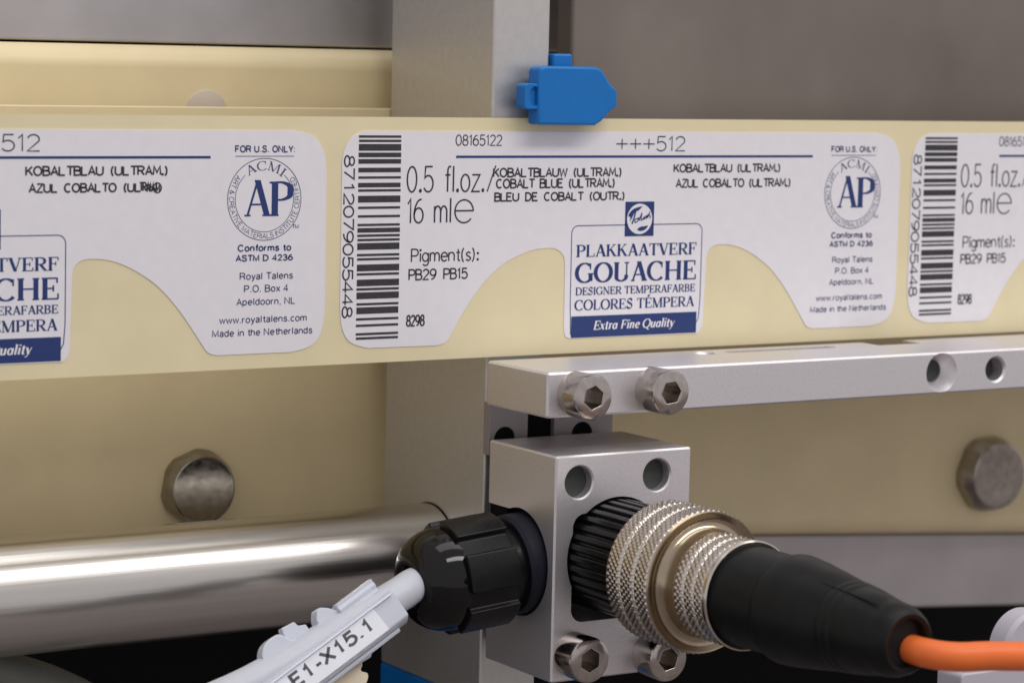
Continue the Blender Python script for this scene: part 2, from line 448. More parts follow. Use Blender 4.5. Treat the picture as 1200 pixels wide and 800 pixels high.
def _serif():
    v = lambda x, a=0, b=6: ('v', x, a, b)
    t = lambda *q: ('t', *q)
    k = lambda *q: ('k', *q)
    f = lambda x, y, h=0.85: ('f', x, y, h)
    n = lambda pts: ('n', catmull(pts, 6))
    a = lambda pts: ('n', pts)
    E = [v(1.1), t(1.1, 5.85, 4.2, 5.85), t(4.15, 5.95, 4.15, 4.5), t(1.1, 3.05, 3.2, 3.05), t(3.2, 2.2, 3.2, 3.9), f(1.1, 6 - .15), f(1.1, .15)]
    Pb = [v(1.1), n([(1.1, 5.85), (2.6, 5.85), (3.9, 5.3), (4.2, 4.4), (3.9, 3.4), (2.6, 2.85), (1.1, 2.85)]), f(1.0, .15), f(0.9, 5.85)]
    Cc = [a(arc(3.1, 3, 2.55, 2.95, 48, 318, 26)), t(4.9, 4.0, 4.9, 5.9)]
    D = {
        'A': (5.5, [('h', .8, 0, 2.75, 6), k(2.75, 6.15, 4.7, 0), t(1.3, 2, 3.8, 2), f(.85, .15, .6), f(4.65, .15, .9)]),
        'B': (5.0, [v(1.1), n([(1.1, 5.85), (2.6, 5.85), (3.7, 5.3), (3.8, 4.4), (3.3, 3.5), (2.2, 3.15), (1.1, 3.15)]),
                    n([(2.2, 3.15), (3.6, 2.7), (4.2, 1.7), (3.8, .7), (2.7, .15), (1.1, .15)]), f(1, .15), f(1, 5.85)]),
        'C': (5.7, Cc),
        'D': (5.9, [v(1.1), n([(1.1, 5.85), (2.8, 5.85), (4.5, 5.0), (5.1, 3), (4.5, 1), (2.8, .15), (1.1, .15)]), f(1, .15), f(1, 5.85)]),
        'E': (4.9, E + [t(1.1, .15, 4.4, .15), t(4.4, .05, 4.4, 1.6)]),
        'F': (4.6, E),
        'G': (6.1, [a(arc(3.1, 3, 2.55, 2.95, 48, 330, 26)), t(4.9, 4.0, 4.9, 5.9), v(5.0, .4, 2.7), f(5.0, 2.65, .9)]),
        'H': (6.1, [v(1.1), v(4.9), t(1.1, 3.05, 4.9, 3.05), f(1.1, .15), f(1.1, 5.85), f(4.9, .15), f(4.9, 5.85)]),
        'I': (2.4, [v(1.1), f(1.1, .15), f(1.1, 5.85)]),
        'K': (5.6, [v(1.1), f(1.1, .15), f(1.1, 5.85), t(1.4, 2.5, 4.2, 5.9), k(2.3, 3.7, 4.7, 0), f(4.2, 5.85, .8), f(4.7, .15, .9)]),
        'L': (4.8, [v(1.1), f(1.1, 5.85), f(1.1, .15), t(1.1, .15, 4.3, .15), t(4.3, .05, 4.3, 1.7)]),
        'M': (7.0, [t(.9, 0, .9, 6), k(.9, 6, 3.3, 0), t(3.4, .2, 5.5, 6), v(5.8), f(.9, .15, .75), f(5.8, .15, .9), f(.7, 5.85, .6), f(6.0, 5.85, .7)]),
        'N': (5.9, [t(.9, 0, .9, 6), k(.8, 6, 4.9, 0), t(4.9, 0, 4.9, 6), f(.9, .15, .75), f(.6, 5.85, .6), f(4.9, 5.85, .75)]),
        'O': (6.1, [a(arc(3.0, 3, 2.5, 2.95, 90, 450, 32))]),
        'P': (4.9, Pb),
        'Q': (6.1, [a(arc(3.0, 3, 2.5, 2.95, 90, 450, 32)), k(2.9, .4, 5.2, -1.4)]),
        'R': (5.4, Pb + [k(2.4, 3, 4.6, 0), f(4.75, .15, .7)]),
        'S': (4.5, [('n2', catmull([(3.5, 4.9), (2.9, 5.75), (1.9, 5.85), (.9, 5.2), (.9, 4.2), (2.0, 3.3), (3.2, 2.6), (3.6, 1.6), (3.1, .5), (1.9, .12), (.9, .5), (.5, 1.2)], 5)),
                    t(3.55, 4.3, 3.55, 5.9), t(.5, .1, .5, 1.7)]),
        'T': (5.2, [v(2.6), f(2.6, .15), t(.4, 5.85, 4.8, 5.85), t(.45, 5.95, .45, 4.5), t(4.75, 5.95, 4.75, 4.5)]),
        'U': (5.75, [v(1.2, 1.7, 6), n([(1.2, 2.0), (1.4, .75), (2.7, .15), (4.1, .75), (4.5, 2.0)]), t(4.5, 1.8, 4.5, 6), f(1.2, 5.85), f(4.5, 5.85, .75)]),
        'V': (5.3, [k(.8, 6, 2.8, 0), t(2.85, 0, 4.6, 6), f(.8, 5.85, .9), f(4.6, 5.85, .75)]),
        'x': (3.6, [k(.5, 4, 2.8, 0), t(.2, 0, 3.0, 4), f(.5, 3.85, .5), f(2.8, .15, .5)]),
        't': (2.6, [v(1.1, .4, 5.2), n([(1.1, .6), (1.5, .1), (2.2, .5)]), t(.2, 3.85, 2.1, 3.85)]),
        'r': (3.0, [v(.9, 0, 4), n([(.9, 2.6), (1.6, 3.7), (2.6, 3.8)]), f(.5, 3.85, .4)]),
        'a': (3.9, [a(arc(1.65, 1.95, 1.2, 1.85, 30, 330, 18)), v(2.9, .1, 4)]),
        'i': (2.0, [v(.9, 0, 4), v(.95, 5.1, 5.9), f(.5, 3.85, .4)]),
        'n': (4.2, [v(.8, 0, 4), n([(.8, 2.7), (1.6, 3.75), (2.6, 3.7), (2.9, 2.7)]), v(2.95, 0, 2.9), f(.5, 3.85, .4)]),
        'e': (3.4, [n([(.6, 2.0), (2.7, 2.4), (2.5, 3.6), (1.7, 3.85), (.8, 3.1), (.6, 1.7), (1.1, .4), (1.9, .1), (2.8, .8)])]),
        'u': (4.2, [v(.8, 1, 4), n([(.8, 1.1), (1.2, .25), (2.0, .25), (2.9, 1.4)]), v(2.95, 0, 4), f(.5, 3.85, .4)]),
        'l': (2.0, [v(.9, 0, 6.1), f(.5, 5.95, .4)]),
        'y': (3.6, [k(.5, 4, 1.9, 0), t(3.1, 4, 1.2, -1.5), t(1.25, -1.5, .2, -1.6), f(.5, 3.85, .5)]),
        ' ': (2.2, []),
    }
    D['\u00c9'] = (4.9, D['E'][1] + [k(2.9, 7.9, 2.2, 6.6)])
    return D


SF = _serif()


def ribbon(pts, w, closed=False):
    """w: number or function(direction angle) -> quads along a polyline"""
    P = [np.array(q, float) for q in pts]
    Q = [P[0]]
    for q in P[1:]:
        if np.hypot(*(q - Q[-1])) > 1e-6:
            Q.append(q)
    P = Q
    N = len(P)
    if N < 2:
        return [], []
    L, Rr = [], []
    for i in range(N):
        d0 = P[i] - P[i - 1] if i else P[1] - P[0]
        d1 = P[i + 1] - P[i] if i < N - 1 else P[i] - P[i - 1]
        if closed and i in (0, N - 1):
            d0, d1 = P[N - 1] - P[N - 2], P[1] - P[0]
        d0, d1 = d0 / np.hypot(*d0), d1 / np.hypot(*d1)
        n0, n1 = np.array([-d0[1], d0[0]]), np.array([-d1[1], d1[0]])
        n = n0 + n1
        ln = np.hypot(*n)
        n = n / ln if ln > 0.15 else n0
        c = max(0.55, float(n @ n0))
        dd = d0 + d1
        ww = w(math.atan2(dd[1], dd[0])) if callable(w) else w
        L.append(P[i] + n * ww / 2 / c)
        Rr.append(P[i] - n * ww / 2 / c)
    vs = L + Rr
    fs = [(i, i + 1, N + i + 1, N + i) for i in range(N - 1)]
    return vs, fs


class Print:
    """flat print on the label face; (u, v) become x, z; every stroke lies a hair above the last one"""

    def __init__(self, y=-0.07):
        self.mb, self.y, self.k = MB(), y, 0

    def put(self, vs, fs, tr=None):
        if not vs:
            return
        y = self.y - 0.0012 * (self.k % 6)
        self.k += 1
        if tr:
            vs = [tr(*q) for q in vs]
        self.mb.add([(a, y, b) for a, b in vs], fs)

    def rect(self, x0, x1, z0, z1):
        self.put([(x0, z0), (x1, z0), (x1, z1), (x0, z1)], [(0, 1, 2, 3)])

    def line(self, pts, w, closed=False):
        self.put(*ribbon(pts, w, closed))

    def disc(self, cx, cz, r, n=48):
        self.put([(cx + r * math.cos(2 * math.pi * k / n), cz + r * math.sin(2 * math.pi * k / n)) for k in range(n)], [tuple(range(n))])

    def poly(self, pts):
        self.put(pts, [tuple(range(len(pts)))])

    # plotter text fitted between x0 and x1
    def plot(self, s, x0, x1, base, cap, w, tr=None, jitter=0.0):
        wid, xs = 0, []
        for ch in s:
            xs.append(wid)
            wid += PL[ch][0]
        last = PL[s[-1]]
        ext = max([q[0] for st in last[1] for q in st], default=0)
        wid = xs[-1] + ext
        kx, kz = (x1 - x0) / wid, cap / 6
        for ch, x in zip(s, xs):
            jx = random.uniform(-jitter, jitter)
            for st in PL[ch][1]:
                cl = st[0] == st[-1] or (abs(st[0][0] - st[-1][0]) + abs(st[0][1] - st[-1][1]) < 1e-6)
                pts = [(x0 + (x + q[0] + jx) * kx, base + q[1] * kz) for q in st]
                vs, fs = ribbon(pts, w, cl)
                self.put(vs, fs, tr)

    # serif text
    def serif(self, s, x0, x1, base, cap, thick=1.0, thin=0.34, skew=0.0, place=None):
        wid = sum(SF[c][0] for c in s) - 0.4
        kx, kz = (x1 - x0) / wid, cap / 6

        def nib(th):
            return thin + (thick - thin) * abs(math.sin(th)) ** 1.4

        def nib2(th):
            return thin + (thick * 1.05 - thin) * abs(math.cos(th + math.radians(38))) ** 2
        x = -0.2
        for ch in s:
            adv, cm = SF[ch]
            for c in cm:
                if c[0] == 'v':
                    vs, fs = ribbon([(c[1], c[2]), (c[1], c[3])], thick)
                elif c[0] == 't':
                    vs, fs = ribbon([(c[1], c[2]), (c[3], c[4])], thin)
                elif c[0] == 'h':
                    vs, fs = ribbon([(c[1], c[2]), (c[3], c[4])], thin * 1.35)
                elif c[0] == 'k':
                    h = thick * 0.56
                    vs, fs = [(c[1] - h, c[2]), (c[1] + h, c[2]), (c[3] + h, c[4]), (c[3] - h, c[4])], [(0, 1, 2, 3)]
                elif c[0] == 'f':
                    vs, fs = ribbon([(c[1] - c[3], c[2]), (c[1] + c[3], c[2])], thin * 0.95)
                else:
                    q = c[1]
                    cl = abs(q[0][0] - q[-1][0]) + abs(q[0][1] - q[-1][1]) < 1e-6
                    vs, fs = ribbon(q, nib if c[0] == 'n' else nib2, cl)
                if place:
                    vs = [place((x + a) * kx, b * kz) for a, b in vs]
                else:
                    vs = [(x0 + (x + a + skew * b) * kx, base + b * kz) for a, b in vs]
                self.put(vs, fs)
            x += adv

    # grotesque text
    def sans(self, s, x0, x1, base, cap, bold=0.0, place=None):
        vs, fs, w = sans_mesh(s, 0.84 + bold)
        k = (x1 - x0) / w
        kz = cap / 6
        if place:
            vs = [place(a * k, b * kz) for a, b in vs]
        else:
            vs = [(x0 + a * k, base + b * kz) for a, b in vs]
        self.put(vs, fs)

    def build(self, name, m, parent):
        me = self.mb.mesh(name, ROOT_LOC.get(parent.name, ROOT_LOC.get(parent.parent.name, (0, 0, 0)) if parent.parent else (0, 0, 0)), recalc=False)
        bm = bmesh.new()
        bm.from_mesh(me)
        bmesh.ops.recalc_face_normals(bm, faces=bm.faces)
        bm.normal_update()
        for f in bm.faces:
            if f.normal.y > 0:
                f.normal_flip()
        bm.to_mesh(me)
        bm.free()
        me.shade_flat()
        return obj(name, me, m, parent)


def sans_mesh(s, pen):
    vs, fs, x = [], [], 0.0
    for ch in s:
        adv, strokes = GS[ch]
        for st in strokes:
            cl = abs(st[0][0] - st[-1][0]) + abs(st[0][1] - st[-1][1]) < 1e-6
            v, f = ribbon([(x + q[0] + pen / 2, q[1] * (6 - pen) / 6 + pen / 2) for q in st], pen, cl)
            o = len(vs)
            vs += [tuple(q) for q in v]
            fs += [tuple(i + o for i in k) for k in f]
        x += adv + pen * 0.35
    x0 = min(q[0] for q in vs)
    return [(a - x0, b) for a, b in vs], fs, max(q[0] for q in vs) - x0


CAPH = 6.0

# ================================================================== SETTING: the machine behind
mb = MB().box(-160, 200, 70, 74, -110, 120)
struct('void_backdrop', mb, MT['dark'])  # added black sheet standing for the unlit depth behind
struct('ambient_blocker', MB().box(-420, 520, -460, 70, -92, -88), MT['blocker'])  # unseen slab added to block ambient light from below

# cream panel behind everything, with its bolts
panel = thing('machine_cover', 'cream plastic panel with rounded top edge and hex bolts behind the label strip', 'panel', (0, 24, -21))
mb = MB().prism([(-110, -21.15), (40, -21.15), (150, -29.1), (150, 33.1), (-110, 33.1)], ((0, 24, 0), (0, 1, 0), (1, 0, 0), (0, 0, 1)), 0, 10)
obj('cover_body', mb, MT['cream'], panel, bevel=2.2, seg=6)


def hex_bolt(x, z, y, r, h, rot, m):
    seg = 96
    rings = [(0.0, None), (0.30, None), (0.40, None), (0.52, None), (0.64, None), (0.76, None), (0.88, None), (0.97, None), (1.0, 0.86), (1.0, 0.70), (0.985, 0.5), (0.985, 0.02)]
    vs, fs = [], []
    for t, q in rings:
        for k in range(seg):
            g = 2 * math.pi * k / seg + rot
            hexr = 0.985 * r / math.cos((g - rot) % (math.pi / 3) - math.pi / 6)
            cone = r * (1.04 if t < 0.35 else 1.04 - 0.15 * (t - 0.35) / 0.65)
            rr = min(hexr, cone) if q is None else r * q
            vs.append((x + rr * math.cos(g), y - t * h, z + rr * math.sin(g)))
    n = len(rings)
    for i in range(n - 1):
        fs += [(i * seg + k, i * seg + (k + 1) % seg, (i + 1) * seg + (k + 1) % seg, (i + 1) * seg + k) for k in range(seg)]
    fs.append(tuple((n - 1) * seg + k for k in range(seg)))
    return obj('hex_bolt', MB().add(vs, fs), m, panel, angle=22)


hex_bolt(-30.1, -10.65, 24, 3.75, 1.9, 0.35, MT['bolt'])
hex_bolt(74.8, -16.0, 24, 4.45, 2.6, 0.1, MT['bolt2'])
obj('screw_cap', MB().lathe([(-0.5, 2.25), (0.08, 2.25), (0.14, 2.15)], FYN(-29.4, 24, 26.6), 48), MT['cap'], panel)

# cream guide rail just behind the strip on the left
rail = thing('guide_rail', 'plain cream rail showing as a thin band above the strip left of the post', 'rail', (-60, 20.6, 0))
obj('rail_body', MB().box(-110, -2, 20.6, 22, 6, 27.25), MT['cream'], rail, bevel=0.12)

# steel plates above
pl = thing('steel_plate', 'bluish grey steel plate along the top left edge above the cream panel', 'plate', (-60, 26, 33.8), 'steel plates behind the post')
obj('plate_body', MB().box(-110, 60, 26.5, 31, 33.3, 90), MT['plate_l'], pl, bevel=0.3)
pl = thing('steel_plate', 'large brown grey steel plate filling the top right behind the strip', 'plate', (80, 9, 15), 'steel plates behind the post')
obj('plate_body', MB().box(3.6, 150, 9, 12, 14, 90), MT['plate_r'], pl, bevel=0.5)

bp = thing('base_plate', 'blurred grey metal plate under the cream panel at lower right', 'plate', (60, 27, -32))
obj('plate_body', MB().prism([(-2, -30.4), (40, -30.4), (150, -38.6), (150, -29.35), (40, -21.4), (-2, -21.4)], ((0, 27, 0), (0, 1, 0), (1, 0, 0), (0, 0, 1)), 0, 13), MT['base_plate'], bp, bevel=0.4)

# aluminium post
post = thing('support_post', 'upright square aluminium post crossing behind the label strip', 'post', (-10.7, 0.7, -30))
obj('post_body', MB().box(-10.7, -4.35, 0.75, 20.3, -29.6, 80), MT['post'], post, bevel=0.25, seg=3)
obj('foot_cap', MB().box(-10.75, -4.3, 0.7, 20.4, -46, -29.62), MT['blue'], post, bevel=0.3)

# stainless tube running into the post
tube = thing('steel_tube', 'polished round stainless tube running from the left edge into the post', 'tube', (-60, 10.64, -16.99))
obj('tube_body', MB().lathe([(-75, 5.407), (49.6, 5.407)], FX(-60, 10.64, -16.99), 128), MT['tube'], tube)
obj('gap_shade_ring', MB().lathe([(49.18, 5.42), (49.18, 5.50), (49.28, 5.50), (49.28, 5.42)], FX(-60, 10.64, -16.99), 96, False, False), MT['dark'], tube)  # dark ring painting the shadow gap where tube enters post

# grey hose low on the left
hose = obj('grey_hose', MB().tube(catmull([(-75, 13, -17.5), (-62, 14, -22.0), (-55.5, 14, -25.0), (-50, 14, -27.2), (-45, 14, -30.5), (-41, 14.5, -37), (-39, 15, -50)], 8), 2.6, 32), MT['hose'])
hose['label'], hose['category'] = 'dull grey hose curving down below the steel tube at the lower left corner', 'hose'

# ================================================================== LABEL STRIP
strip = thing('backing_strip', 'cream backing paper strip carrying the white labels across the picture', 'label strip', (0, 0, 4))
obj('liner', MB().box(-130, 120, 0.02, 0.14, 4.21, 26.98), MT['liner'], strip)

OUT = [(-24.63, 25.74), (-23.4, 25.76), (4.92, 25.72), (34.6, 25.70), (36.0, 25.66), (37.9, 25.12), (38.9, 23.75), (39.2, 22.0), (39.22, 20.8), (39.23, 15.52), (39.22, 10.0), (39.2, 8.95), (38.75, 7.0), (37.71, 6.02), (35.77, 5.57), (34.8, 5.55), (32.0, 5.55), (29.2, 5.55), (28.39, 5.57), (27.48, 5.84), (26.89, 6.57), (26.07, 7.74), (24.54, 9.81), (22.59, 11.86), (20.35, 13.36), (18.16, 14.26), (16.02, 14.5), (14.86, 14.15), (14.42, 13.3), (14.35, 11.64), (14.23, 8.46), (14.12, 6.31), (13.49, 5.62), (12.7, 5.60), (5.79, 5.62), (-1.0, 5.64), (-1.78, 5.68), (-2.4, 6.31), (-2.47, 9.56), (-2.52, 12.88), (-2.8, 13.88), (-3.72, 14.45), (-5.09, 14.5), (-6.84, 14.23), (-9.51, 13.12), (-11.76, 11.34), (-13.69, 9.0), (-14.96, 7.01), (-15.69, 5.95), (-16.62, 5.6), (-17.5, 5.58), (-20.6, 5.60), (-23.5, 5.62), (-24.43, 5.67), (-26.07, 6.25), (-26.89, 7.44), (-27.14, 9.11), (-27.2, 10.5), (-27.2, 15.8), (-27.2, 21.6), (-27.2, 22.84), (-26.83, 24.25), (-25.96, 25.26)]
SHARPISH = [(min(max(a, -27.18), 39.21), min(max(b, 5.57), 25.70)) for a, b in catmull(OUT, 5, True)]


def ean(code):
    Lc = ['0001101', '0011001', '0010011', '0111101', '0100011', '0110001', '0101111', '0111011', '0110111', '0001011']
    par = ['LLLLLL', 'LLGLGG', 'LLGGLG', 'LLGGGL', 'LGLLGG', 'LGGLLG', 'LGGGLL', 'LGLGLG', 'LGLGGL', 'LGGLGL'][int(code[0])]
    inv = lambda q: ''.join('1' if c == '0' else '0' for c in q)
    s = '101'
    for c, q in zip(code[1:7], par):
        s += Lc[int(c)] if q == 'L' else inv(Lc[int(c)])[::-1]
    s += '01010'
    for c in code[7:]:
        s += inv(Lc[int(c)])
    return s + '101'


def sheet(outline, yb, yf):
    """a thin die-cut sheet with a clean triangulated face"""
    n = len(outline)
    co, _, tris, *_ = delaunay_2d_cdt([Vector(q) for q in outline], [(i, (i + 1) % n) for i in range(n)], [], 1, 1e-7)
    m = len(co)
    vs = [(q[0], yf, q[1]) for q in co] + [(q[0], yb, q[1]) for q in co]
    fs = [tuple(t) for t in tris] + [tuple(m + i for i in reversed(t)) for t in tris]
    cnt = {}
    for t in tris:
        for i in range(3):
            a, b = t[i], t[(i + 1) % 3]
            cnt[(a, b)] = 1
    for (a, b) in list(cnt):
        if (b, a) not in cnt:
            fs.append((b, a, m + a, m + b))
    return MB().add(vs, fs)


def build_label(label_text, group):
    L = thing('product_label', label_text, 'label', (0, 0, 5.6), group)
    obj('label_paper', sheet(SHARPISH, 0.015, -0.05), MT['paper'], L, recalc=True, angle=50)
    pr = Print()
    code = ean('8712079055448')
    z1, z0 = 25.28, 6.44
    m = (z1 - z0) / len(code)
    i = 0
    while i < len(code):
        if code[i] == '1':
            j = i
            while j < len(code) and code[j] == '1':
                j += 1
            g = 0.012
            pr.rect(-25.48 + random.uniform(-.02, .02), -21.0 + random.uniform(-.02, .02), z1 - j * m - g, z1 - i * m + g)
            i = j
        else:
            i += 1
    pr.build('barcode', MT['black_ink'], L)
    pr = Print()
    # turned digits, read downwards: baseline at the left, tops to the right
    s = '8712079055448'
    n = len(s)
    for k, ch in enumerate(s):
        zc = 22.95 - k * (22.95 - 9.05) / (n - 1)
        pr.plot(ch, 0, 0.98 if ch != '1' else 0.34, 0, 1.02, 0.15, tr=lambda a, b, zc=zc, ch=ch: (-26.95 + b, zc + (0.47 if ch != '1' else 0.2) - a))
    pr.build('barcode_number', MT['text_ink'], L)
    pr = Print()
    pr.plot('08165122', -15.09, -10.04, 24.38, 0.97, 0.11)
    pr.plot('+++512', 3.13, 11.35, 23.86, 1.40, 0.12)
    pr.plot('0.5 fl.oz.', -20.29, -11.95, 20.04, 2.36, 0.165)
    pr.plot('/', -11.55, -10.64, 20.02, 2.3, 0.13)
    pr.plot('16 ml', -20.20, -15.55, 17.16, 2.25, 0.165)
    pr.plot('e', -15.1, -13.04, 17.1, 3.1, 0.15)
    pr.plot('KOBAL|TB<LAUW| (UL|TRAM<.)', -10.87, 3.74, 21.41, 0.78, 0.165)
    pr.plot('COBALT B<LUE (UL|TRAM<.)', -10.51, 2.97, 20.35, 0.80, 0.165)
    pr.plot('B<LEU| DE| COBAL|T| (OUTR.)', -10.67, 4.17, 19.11, 0.74, 0.165)
    pr.plot('KOBAL|TB<LAU (UL|TRAM<.)', 10.13, 23.27, 21.78, 0.74, 0.165)
    pr.plot('Pigment(s):', -19.69, -12.38, 13.53, 1.17, 0.14)
    pr.plot('PB29| PB15', -19.91, -13.57, 11.84, 0.95, 0.15)
    pr.plot('8298', -20.09, -18.20, 7.52, 0.98, 0.16)
    pr.build('ink_text', MT['text_ink'], L)
    pr = Print()
    pr.rect(-15.05, 27.51, 23.19, 23.42)
    pr.build('blue_rule', MT['blue_ink'], L)
    # certification seal
    cx, cz, R0, R1 = 32.92, 19.51, 3.69, 2.93
    pr = Print()
    pr.line(arc(cx, cz, R0, R0, 0, 360, 72), 0.065, True)
    pr.line(arc(cx, cz, R1, R1, 132, 408, 60), 0.055)
    for t0, s, a0, a1, cap in (('b', 'ART & CREATIVE MATERIALS INSTITUTE CERTIFIED', 141, 397, 0.5),):
        wd, seqs = 0, []
        for ch in s:
            if ch == ' ':
                wd += 2.0
                seqs.append(None)
                continue
            vs, fs, w = sans_mesh(ch, 0.6)
            seqs.append((wd, vs, fs, w))
            wd += w + 0.85
        k = math.radians(a1 - a0) / wd
        kz = cap / CAPH
        rb = 3.56
        for q in seqs:
            if q:
                off, vs, fs, w = q

                def place(a, b, off=off):
                    th = math.radians(a0) + (off + a) * k
                    r = rb - b * kz
                    return (cx + r * math.cos(th), cz + r * math.sin(th))
                pr.put([place(a, b) for a, b in vs], fs)
    x = -1.92
    for ch in 'ACMI':
        w = SF[ch][0]
        ww = w * 0.175
        th0 = 90 - math.degrees((x + ww / 2) / 3.0)
        ca, sa = math.cos(math.radians(th0 - 90)), math.sin(math.radians(th0 - 90))
        px, pz = cx + 2.62 * math.cos(math.radians(th0)), cz + 2.62 * math.sin(math.radians(th0))
        pr.serif(ch, 0, ww, 0, 0.82, 0.75, 0.3, place=lambda a, b, ww=ww, px=px, pz=pz, ca=ca, sa=sa: (px + (a - ww / 2) * ca - b * sa, pz + (a - ww / 2) * sa + b * ca))
        x += ww + 0.16
    pr.sans('TM', 35.75, 36.4, 16.85, 0.36)
    seal = pr.build('certification_seal', MT['violet_ink'], L)
    pr = Print()
    pr.serif('A', 30.9, 33.5, 18.0, 3.18, 1.05, 0.3)
    pr.serif('P', 33.5, 35.8, 18.0, 3.1, 1.25, 0.34)
    pr.build('seal_letters', MT['blue_ink'], seal)
    pr = Print()
    pr.sans('FOR U.S. ONLY:', 29.91, 35.95, 23.71, 0.66, 0.38)
    pr.rect(29.95, 35.85, 23.36, 23.42)
    pr.sans('Conforms to', 30.27, 35.69, 14.82, 0.66, 0.36)
    pr.sans('ASTM D 4236', 30.09, 35.88, 13.93, 0.62, 0.36)
    pr.sans('Royal Talens', 30.52, 35.91, 12.28, 0.66)
    pr.sans('P.O. Box 4', 30.96, 35.40, 11.14, 0.66)
    pr.sans('Apeldoorn, NL', 30.21, 36.12, 9.97, 0.66)
    pr.sans('www.royaltalens.com', 28.53, 37.37, 8.37, 0.66)
    pr.sans('Made in the Netherlands', 27.85, 37.98, 7.20, 0.66)
    pr.build('address_text', MT['violet_ink'], L)
    # title box
    pr = Print()
    r = 0.75
    pts = [(-1.68, 6.0), (-1.80, 9)] + [(-1.82 + r - r * math.cos(a), 16.62 - r + r * math.sin(a)) for a in np.linspace(0, math.pi / 2, 8)]
    pts += [(13.78 - r + r * math.sin(a), 16.62 - r + r * math.cos(a)) for a in np.linspace(0, math.pi / 2, 8)] + [(13.76, 9), (13.62, 7.2), (13.2, 6.4)]
    pr.line(pts, 0.085)
    pr.serif('PLAKKAATVERF', -1.22, 13.14, 13.58, 1.16, 1.15, 0.42)
    pr.serif('GOUACHE', -1.25, 13.2, 11.08, 1.88, 1.25, 0.42)
    pr.serif('DESIGNER TEMPERAFARBE', -1.21, 13.12, 9.86, 0.74, 1.15, 0.5)
    pr.serif('COLORES T\u00c9MPERA', -1.27, 13.02, 8.38, 0.99, 1.15, 0.42)
    pr.rect(-1.64, 13.37, 5.70, 7.80)
    pr.rect(4.39, 7.85, 15.49, 18.89)
    box = pr.build('title_box', MT['blue_ink'], L)
    pr = Print(-0.085)
    pr.serif('Extra Fine Quality', 0.95, 10.6, 6.42, 0.86, 1.15, 0.5, skew=0.22)
    pr.disc(6.12, 17.19, 1.5)
    pr.build('white_lettering', MT['paper'], box)
    pr = Print(-0.10)
    pr.poly(catmull([(4.75, 17.55), (5.3, 18.15), (6.35, 18.42), (6.0, 18.05), (5.5, 17.8), (5.2, 17.3), (4.95, 16.95), (5.0, 17.35)], 4, True))
    pr.poly(catmull([(5.85, 16.15), (6.2, 16.0), (6.75, 16.1), (7.15, 16.5), (6.6, 16.45), (6.2, 16.4)], 4, True))
    pr.line(catmull([(5.6, 17.95), (5.45, 17.3), (5.2, 16.7)], 5), 0.17)
    for q in ([(5.95, 17.25), (5.6, 17.15), (5.55, 16.85), (5.85, 16.95), (6.0, 17.3), (6.05, 17.0)],
              [(6.05, 17.0), (6.35, 17.75), (6.3, 17.3), (6.3, 17.05), (6.5, 17.2)],
              [(6.5, 17.2), (6.7, 17.4), (6.6, 17.15), (6.85, 17.3)],
              [(6.85, 17.3), (6.9, 17.5), (6.95, 17.25), (7.1, 17.6), (7.1, 17.35), (7.3, 17.75)],
              [(7.3, 17.9), (7.25, 17.6), (7.4, 17.4), (7.3, 17.2)]):
        pr.line(catmull(q, 4), 0.11)
    pr.build('logo_script', MT['blue_ink'], box)
    return L


GR = 'white gouache labels on the backing strip'
label2 = build_label('whole white gouache label in the middle, barcode at its left end and seal at right', GR)
label1 = copy_tree(label2)
label1.location.x -= 68 * S
label1['label'] = 'white label cut off by the left edge, its last word smudged'
ROOT_LOC[label1.name] = (-68, 0, 5.6)
label3 = copy_tree(label2)
label3.location.x += 68 * S
label3['label'] = 'white label at the right edge showing only its barcode end'
ROOT_LOC[label3.name] = (68, 0, 5.6)


def colour_line(L, dx, smudged=False):
    pr = Print()
    if not smudged:
        pr.plot('AZUL COBAL|TO (UL|TRAM<.)', 10.44 + dx, 24.65 + dx, 20.27, 0.76, 0.165)
    else:
        pr.plot('AZUL| COBAL|TO| (UL', 10.43 + dx, 20.75 + dx, 20.33, 0.70, 0.165)
        pr.plot('TRAM.)', 20.7 + dx, 22.3 + dx, 20.38, 0.72, 0.15)
        pr.plot('RAM', 21.4 + dx, 22.6 + dx, 20.30, 0.60, 0.17)
        pr.plot('O', 22.0 + dx, 22.75 + dx, 20.2, 0.85, 0.13)
    pr.build('colour_name_text', MT['text_ink'], L)


colour_line(label1, -68, True)
colour_line(label2, 0)
colour_line(label3, 68)

# ================================================================== BLUE CLIP
clip = thing('blue_clip', 'bright blue plastic clip hooked over the top edge of the label strip', 'clip', (-4, -2, 27))
poly = [(-8.05, 26.55), (-1.5, 26.52), (-0.75, 26.95), (-0.02, 27.65), (0.45, 28.05), (0.95, 28.3), (1.0, 28.6), (0.95, 29.75), (0.85, 30.05), (0.25, 30.4), (-0.35, 31.15), (-0.85, 31.85), (-1.6, 32.12), (-7.4, 32.12), (-8.0, 31.95), (-8.15, 31.5)]
obj('clip_body', MB().prism(poly, ((0.75, 0, -0.15), (0, -1, 0), (1, 0, 0), (0, 0, 1)), 0.2, 2.15), MT['blue'], clip, bevel=0.42, seg=4)
lug = MB().prism(rrect(-10.15, -8.3, 28.0, 30.45, 0.5, 5), ((1.35, 0, -0.15), (0, -1, 0), (1, 0, 0), (0, 0, 1)), 0.4, 1.95)
obj('side_lug', lug, MT['blue'], clip, bevel=0.25, cut=[MB().lathe([(1.6, 0.8), (4, 0.8)], ((-7.6, 0, 29.05), (0, -1, 0), (0.75, 0, 0), (0, 0, 1.15)), 32)])
obj('hook_tab', MB().box(-4.15, -1.9, 0.35, 3.4, 30.4, 33.15), MT['blue'], clip, bevel=0.25)
obj('hook_lip', MB().box(-1.95, -1.45, 1.6, 3.4, 31.0, 33.1), MT['blue'], clip, bevel=0.15)

